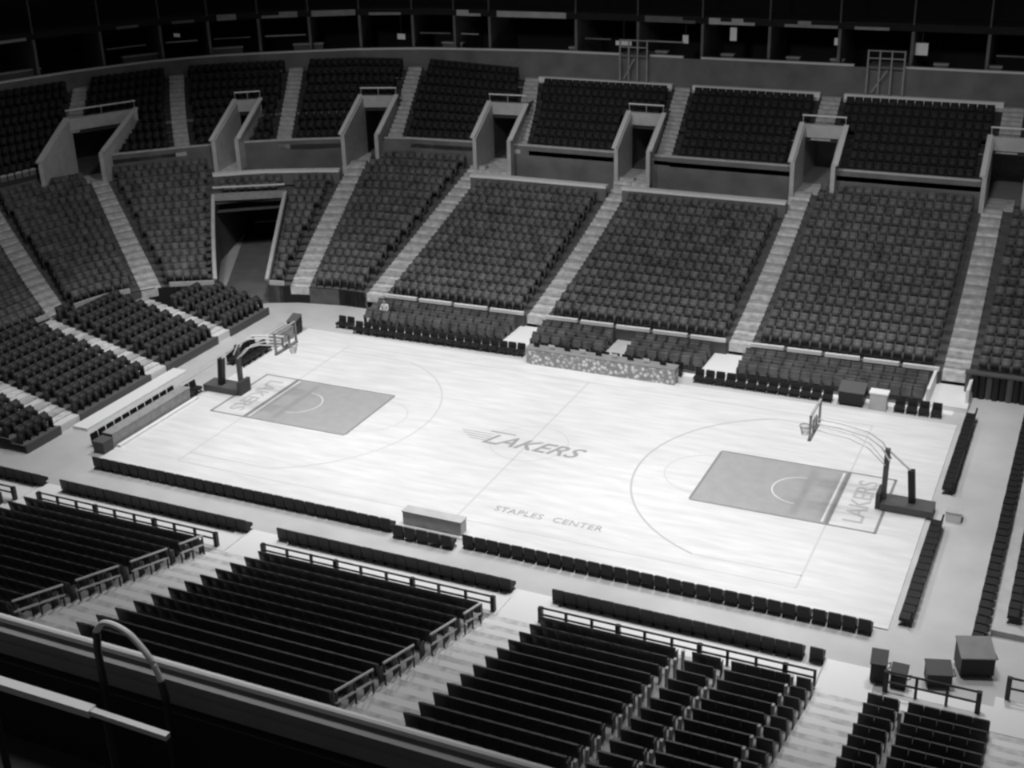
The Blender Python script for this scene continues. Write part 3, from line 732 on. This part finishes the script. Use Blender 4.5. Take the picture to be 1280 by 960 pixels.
row(-18.3, 2.9, -18.3, 5.6, 5, PI/2, 'at the left baseline beyond the left hoop', 'left baseline chairs', -.03, order='from the hoop')
row(-19.0, 2.9, -19.0, 5.6, 5, PI/2, 'in the second row beyond the left hoop', 'left baseline chairs', -.03, order='from the hoop')
row(-18.4, -1.65, -18.4, -.55, 2, PI/2, 'between the long grey table and the left hoop', 'left baseline chairs', -.03, order='of two')
print('chairs', nchair[0])

# riser blocks of seats between the far sideline and the barrier
def block(x0, x1, label_side):
    for k, (y, z) in enumerate(((10.95, .02), (11.65, .1), (12.35, .18))):
        mb = MB(); mb.box(x0, x1, y-.3, y+.4, -.03, z); mb.build('seat_riser', W['tread'], None, 'structure')
far_blocks = [(-15.3, -6.4), (-4.8, -.5), (.7, 5.0), (6.8, 16.1)]
for a, b in far_blocks: block(a, b, '')
for a, b in ((-6.4, -4.8), (5.0, 6.8), (16.1, 18.2), (-.5, .7)):
    slab('aisle_landing', W['white'] if b-a > 1.3 else W['pale'], a, b, 10.6, 13.3, -.03, .25)
slab('side_apron', W['white'], -15.4, 17.6, 10.15, 10.62, -.03, .0)
# their seats: low padded chairs, one object each would pass the limit of the kind, so they belong to the joined seats
ex = MB(); P = seat_parts('far')
for a, b in far_blocks:
    for y, z in ((10.95, .02), (11.65, .1), (12.35, .18)):
        n = int((b-a)/.54)
        for i in range(n):
            x = a+(i+.5)*(b-a)/n
            if y > 11.3 and y < 12 and abs(x+14.3) < .5: continue
            for nm in P:
                for h in P[nm]: ex.hexa([(x+v[0], y+v[1], z+v[2]) for v in h])
o = ex.build('riser_seats', W['seat'], None, 'stuff'); o['label'] = 'low blocks of dark seats before the white-capped barrier on the far side'; o['category'] = 'seats'

# ------------------------------------------------------------------ tables and equipment
def table(x0, x1, y0, y1, z1, top, front, name, label, cat='table', z0=-.03):
    r = empty(name, ((x0+x1)/2, (y0+y1)/2, z0)); tag(r, label, cat); cx, cy = (x0+x1)/2, (y0+y1)/2
    mb = MB(); mb.box(x0-cx, x1-cx, y0-cy, y1-cy, z1-.05, z1); mb.build('table_top', top, r)
    mb = MB(); e = .03
    mb.box(x0-cx+e, x1-cx-e, y0-cy+e, y0-cy+e+.03, 0, z1-.05); mb.box(x0-cx+e, x1-cx-e, y1-cy-e-.03, y1-cy-e, 0, z1-.05)
    mb.box(x0-cx+e, x0-cx+e+.03, y0-cy+e+.03, y1-cy-e-.03, 0, z1-.05); mb.box(x1-cx-e-.03, x1-cx-e, y0-cy+e+.03, y1-cy-e-.03, 0, z1-.05)
    mb.build('cloth_skirt', front, r)
    return r
def speckle():
    m = bpy.data.materials.new('speckled_banner'); m.use_nodes = True; nt = m.node_tree; b = nt.nodes['Principled BSDF']
    g = nt.nodes.new('ShaderNodeNewGeometry'); v = nt.nodes.new('ShaderNodeTexVoronoi'); v.inputs['Scale'].default_value = 4.5
    r = nt.nodes.new('ShaderNodeMapRange'); r.inputs['From Min'].default_value = .15; r.inputs['From Max'].default_value = .6
    r.inputs['To Min'].default_value = .95; r.inputs['To Max'].default_value = .3
    nt.links.new(g.outputs['Position'], v.inputs['Vector']); nt.links.new(v.outputs['Distance'], r.inputs['Value']); nt.links.new(r.outputs[0], b.inputs['Base Color'])
    b.inputs['Roughness'].default_value = .6
    return m
W['speckle'] = speckle()
scorer = table(-4.1, 4.2, 8.75, 9.5, .85, W['grey'], W['speckle'], 'scorer_table', 'long scorer table with speckled grey banner front on the far sideline', z0=.025)
for i in range(9):
    x = -3.6+i*.88
    r = empty('laptop', (x, 9.2, .878)); tag(r, f'small dark laptop on the scorer table, {ordw(i+1)} from the left', 'laptop', 'laptops on the scorer table')
    mb = MB(); mb.box(-.17, .17, -.02, .2, 0, .02); mb.build('keyboard', W['ledge'], r)
    mb = MB(); mb.hexa([(-.17, -.04, .02), (.17, -.04, .02), (.17, -.02, .02), (-.17, -.02, .02), (-.17, -.1, .25), (.17, -.1, .25), (.17, -.08, .25), (-.17, -.08, .25)]); mb.build('screen_lid', W['white'] if i % 2 else W['black'], r)
table(-18.65, -18.05, -7.6, -1.7, .74, W['ledge'], W['ledge'], 'press_table', 'long grey press table along the left baseline')
table(-18.65, -17.98, -8.35, -7.65, .62, W['dgrey'], W['dgrey'], 'covered_box', 'dark grey covered box at the near end of the left press table', 'box')
slab('edge_board', W['white'], -17.94, -17.75, -7.5, -1.5, .02, .14)
table(-1.8, .95, -8.9, -8.35, .62, W['pale'], W['pale'], 'small_table', 'small pale grey table on the court before the near chairs', z0=.025)
table(-18.6, -18.0, 6.0, 7.7, .7, W['grey'], W['ledge'], 'side_table', 'small grey table by the far left corner of the court')
def cart(x, y, sx, sy, h, rz, label, name='equipment_cart', lid='dgrey', z=-.03):
    r = empty(name, (x, y, z), rz); tag(r, label, 'cart')
    mb = MB(); mb.hexa([(-sx/2, -sy/2, .12), (sx/2, -sy/2, .12), (sx/2, sy/2, .12), (-sx/2, sy/2, .12), (-sx/2, -sy/2, h*.75), (sx/2, -sy/2, h*.75), (sx/2, sy/2, h), (-sx/2, sy/2, h)]); mb.build('body', W['black'], r)
    mb = MB(); mb.hexa([(-sx/2-.03, -sy/2-.03, h*.76), (sx/2+.03, -sy/2-.03, h*.76), (sx/2+.03, sy/2+.03, h*1.01), (-sx/2-.03, sy/2+.03, h*1.01), (-sx/2-.03, -sy/2-.03, h*.8), (sx/2+.03, -sy/2-.03, h*.8), (sx/2+.03, sy/2+.03, h*1.06), (-sx/2-.03, sy/2+.03, h*1.06)]); mb.build('lid', W[lid], r)
    for i in (-1, 1):
        for j in (-1, 1):
            mb = MB(); mb.tube([(i*sx*.38-.03, j*sy*.38, .06), (i*sx*.38+.03, j*sy*.38, .06)], .06, 8); mb.build('wheel', W['metal'], r)
    mb = MB(); mb.tube([(sx/2, -sy*.3, h*.6), (sx/2+.12, -sy*.3, h*.66), (sx/2+.12, sy*.3, h*.66), (sx/2, sy*.3, h*.6)], .02, 6); mb.build('handle', W['metal'], r)
cart(-18.35, 8.3, .55, .7, 1.0, 0, 'black wheeled cart at the far left corner of the court')
cart(21.0, -10.35, 1.1, .9, 1.0, .35, 'large black cart with grey sloping lid in the lower right', lid='grey')
cart(20.0, -11.55, .8, .6, .7, .3, 'small black cart with grey lid behind the large cart', lid='dgrey')
cart(18.15, -12.1, .5, .5, 1.0, .1, 'tall black case beside the right near aisle', lid='black')
cart(18.85, -12.3, .5, .4, .8, 0, 'low black case left of the corner fence', lid='black')
cart(12.9, 9.9, 1.2, .8, .95, 0, 'wide black cart on the far sideline behind the right hoop', lid='dgrey')
# white podium and black curtain at the far right
r = empty('podium', (14.2, 9.75, -.03)); tag(r, 'white podium on the far sideline near the right corner', 'podium')
mb = MB(); mb.box(-.4, .4, -.25, .25, 0, .85); mb.build('body', W['pale'], r); mb = MB(); mb.box(-.45, .45, -.3, .3, .85, .92); mb.build('top', W['white'], r)
r = empty('black_curtain', (20.95, 12.75, -.03)); tag(r, 'black curtain hanging below the far seats at the right edge', 'curtain')
for i in range(22):
    x = -3.0+i*.32; mb = MB(); mb.tube([(x, .06*(i % 2), .02), (x, .06*(i % 2), 1.25)], .17, 8); mb.build('fold', W['black'] if i % 3 else W['dgrey'], r)
mb = MB(); mb.bar((-3.2, .02, 1.3), (3.9, .02, 1.3), .4, .1); mb.build('curtain_rail', W['dgrey'], r)
slab('aisle_side_wall', W['white'], 16.25, 16.4, 10.7, 13.2, -.03, .95)
slab('aisle_side_wall', W['white'], 18.0, 18.15, 11.2, 13.2, -.03, .95)
# white stool-like pad by the right stanchion
r = empty('towel_box', (19.0, .0, -.03)); tag(r, 'white box on the floor behind the right hoop', 'box')
mb = MB(); mb.box(-.3, .3, -.3, .3, 0, .38); mb.build('body', W['white'], r); mb = MB(); mb.box(-.32, .32, -.32, .32, .38, .43); mb.build('lid', W['pale'], r)

# ------------------------------------------------------------------ seated person in white
def person(loc, rz, label):
    r = empty('person', loc, rz); tag(r, label, 'person')
    # skeleton, facing -Y, seated on a 0.45 m seat
    V = {'hip': (0, 0, .52, .13), 'waist': (0, .02, .68, .12), 'chest': (0, .02, .88, .14), 'neck': (0, 0, 1.05, .055), 'head': (0, -.01, 1.17, .09), 'crown': (0, 0, 1.26, .075),
         'sl': (.18, .02, .97, .06), 'el': (.24, -.05, .74, .045), 'wl': (.17, -.25, .62, .033), 'sr': (-.18, .02, .97, .06), 'er': (-.24, -.05, .74, .045), 'wr': (-.17, -.25, .62, .033),
         'kl': (.12, -.42, .52, .07), 'al': (.12, -.44, .1, .042), 'tl': (.13, -.6, .05, .035), 'kr': (-.12, -.42, .52, .07), 'ar': (-.12, -.44, .1, .042), 'tr': (-.13, -.6, .05, .035), 'll': (.1, -.05, .5, .09), 'lr': (-.1, -.05, .5, .09)}
    E = [('hip', 'waist'), ('waist', 'chest'), ('chest', 'neck'), ('neck', 'head'), ('head', 'crown'), ('chest', 'sl'), ('sl', 'el'), ('el', 'wl'), ('chest', 'sr'), ('sr', 'er'), ('er', 'wr'),
         ('hip', 'll'), ('ll', 'kl'), ('kl', 'al'), ('al', 'tl'), ('hip', 'lr'), ('lr', 'kr'), ('kr', 'ar'), ('ar', 'tr')]
    for s, wn in ((1, 'wl'), (-1, 'wr')):
        V['p'+wn] = (s*.15, -.31, .6, .03); E.append((wn, 'p'+wn))
        for k in range(4):
            V[f'f{k}{wn}'] = (s*.15+(k-1.5)*.02, -.38-(.01 if k in (1, 2) else 0), .575, .009); E.append(('p'+wn, f'f{k}{wn}'))
        V['t'+wn] = (s*.11, -.32, .6, .01); E.append(('p'+wn, 't'+wn))
    ks = list(V); me = bpy.data.meshes.new('body'); me.from_pydata([V[k][:3] for k in ks], [(ks.index(a), ks.index(b)) for a, b in E], [])
    o = bpy.data.objects.new('body', me); C.objects.link(o); md = o.modifiers.new('s', 'SKIN'); sv = me.skin_vertices[0].data
    for i, k in enumerate(ks): sv[i].radius = (V[k][3],)*2; sv[i].use_root = (k == 'hip')
    o.modifiers.new('u', 'SUBSURF').levels = 1
    dg = bpy.context.evaluated_depsgraph_get(); me2 = bpy.data.meshes.new_from_object(o.evaluated_get(dg)); bpy.data.objects.remove(o)
    me2.name = 'body'; me2.materials.clear()
    for m in ('white', 'black', 'skin'): me2.materials.append(W[m])
    for p in me2.polygons:
        c = p.center; p.material_index = 2 if (c.z > 1.04 or (c.y < -.2 and .54 < c.z < .72 and abs(c.x) < .24 and c.y > -.4 and c.z > .585)) else (1 if (c.z < .6 and not (abs(c.x) > .2)) else 0)
    b = bpy.data.objects.new('body', me2); C.objects.link(b); b.parent = r
    mb = MB()
    for zc, rr in ((1.2, .1), (1.25, .102), (1.29, .085), (1.32, .04)):
        pass
    hair = bmesh.new(); bmesh.ops.create_uvsphere(hair, u_segments=12, v_segments=8, radius=.105)
    bmesh.ops.delete(hair, geom=[v for v in hair.verts if v.co.z < -.03 or (v.co.y < -.05 and v.co.z < .05)], context='VERTS')
    hm = bpy.data.meshes.new('hair'); hair.to_mesh(hm); hair.free(); hm.materials.append(W['hair']); h = bpy.data.objects.new('hair', hm); C.objects.link(h); h.location = (0, .015, 1.21); h.parent = r
    nose = MB(); nose.hexa([(-.012, -.1, 1.15), (.012, -.1, 1.15), (.012, -.08, 1.15), (-.012, -.08, 1.15), (-.006, -.09, 1.19), (.006, -.09, 1.19), (.006, -.08, 1.19), (-.006, -.08, 1.19)]); nose.build('nose', W['skin'], r)
person((-14.3, 11.62, .1), 0, 'seated person in a white shirt at the left of the far side seats')

# ------------------------------------------------------------------ upper deck in the foreground: parapet, rail, hoop guard
YP = -42.4
slab('parapet_wall', W['blk2'], -5, 32, YP-.14, YP, 18.7, 19.62)
slab('parapet_band', W['grey'], -5, 32, YP-.08, YP+.02, 19.66, 19.8)
slab('parapet_cap', W['grey'], -5, 32, YP-.06, YP+.1, 19.8, 19.9)
mb = MB(); mb.tube([(-5, YP+.06, 19.96), (32, YP+.06, 19.96)], .04, 10); o = mb.build('parapet_rail', W['rail'], None, 'structure')
slab('deck_floor', W['tread2'], -5, 32, -47, YP-.14, 18.5, 18.72)
slab('deck_step', W['tread2'], -5, 32, -47, -43.9, 18.72, 19.0)
r = empty('stair_guard', (15.4, -42.75, 18.72)); tag(r, 'curved metal hoop guard rail on the upper deck at lower left', 'guard rail')
z0 = 18.72
pts = [(-.02, 0, 0), (-.02, 0, .9), (-.03, 0, 1.55), (.0, 0, 1.76), (.08, 0, 1.86), (.2, 0, 1.88), (.36, 0, 1.83), (.48, 0, 1.72), (.57, 0, 1.60), (.64, 0, 1.42), (.66, 0, 1.25), (.64, 0, .8), (.62, 0, 0)]
def smooth(P, n=5):
    P = [np.array(p, float) for p in P]; out_ = []
    for i in range(len(P)-1):
        a, b, c, d = P[max(i-1, 0)], P[i], P[i+1], P[min(i+2, len(P)-1)]
        for k in range(n):
            t = k/n; out_.append(.5*((2*b)+(-a+c)*t+(2*a-5*b+4*c-d)*t*t+(-a+3*b-3*c+d)*t**3))
    return out_+[P[-1]]
mb = MB(); mb.tube(pts[:4], .035, 10); mb.build('post', W['metal'], r)
mb = MB(); mb.tube(smooth(pts[3:10]), .028, 10); mb.build('curved_rail', W['rail'], r)
mb = MB(); mb.tube(pts[9:], .035, 10); mb.build('post', W['metal'], r)
r = empty('front_seat_rail', (13, -43.1, 18.72)); tag(r, 'pale straight rail behind the hoop guard at the lower left edge', 'guard rail')
mb = MB(); mb.bar((-8, 0, 1.2), (2.55, 0, 1.2), .1, .07); mb.build('rail', W['rail'], r)
mb = MB(); mb.bar((2.55, 0, 1.2), (3.35, 0, 1.18), .06, .05); mb.build('rail', W['rail'], r)
for x in (-6, -2.5, 1.35, 2.7): mb = MB(); mb.tube([(x, 0, 0), (x, 0, 1.15)], .035, 8); mb.build('post', W['metal'], r)
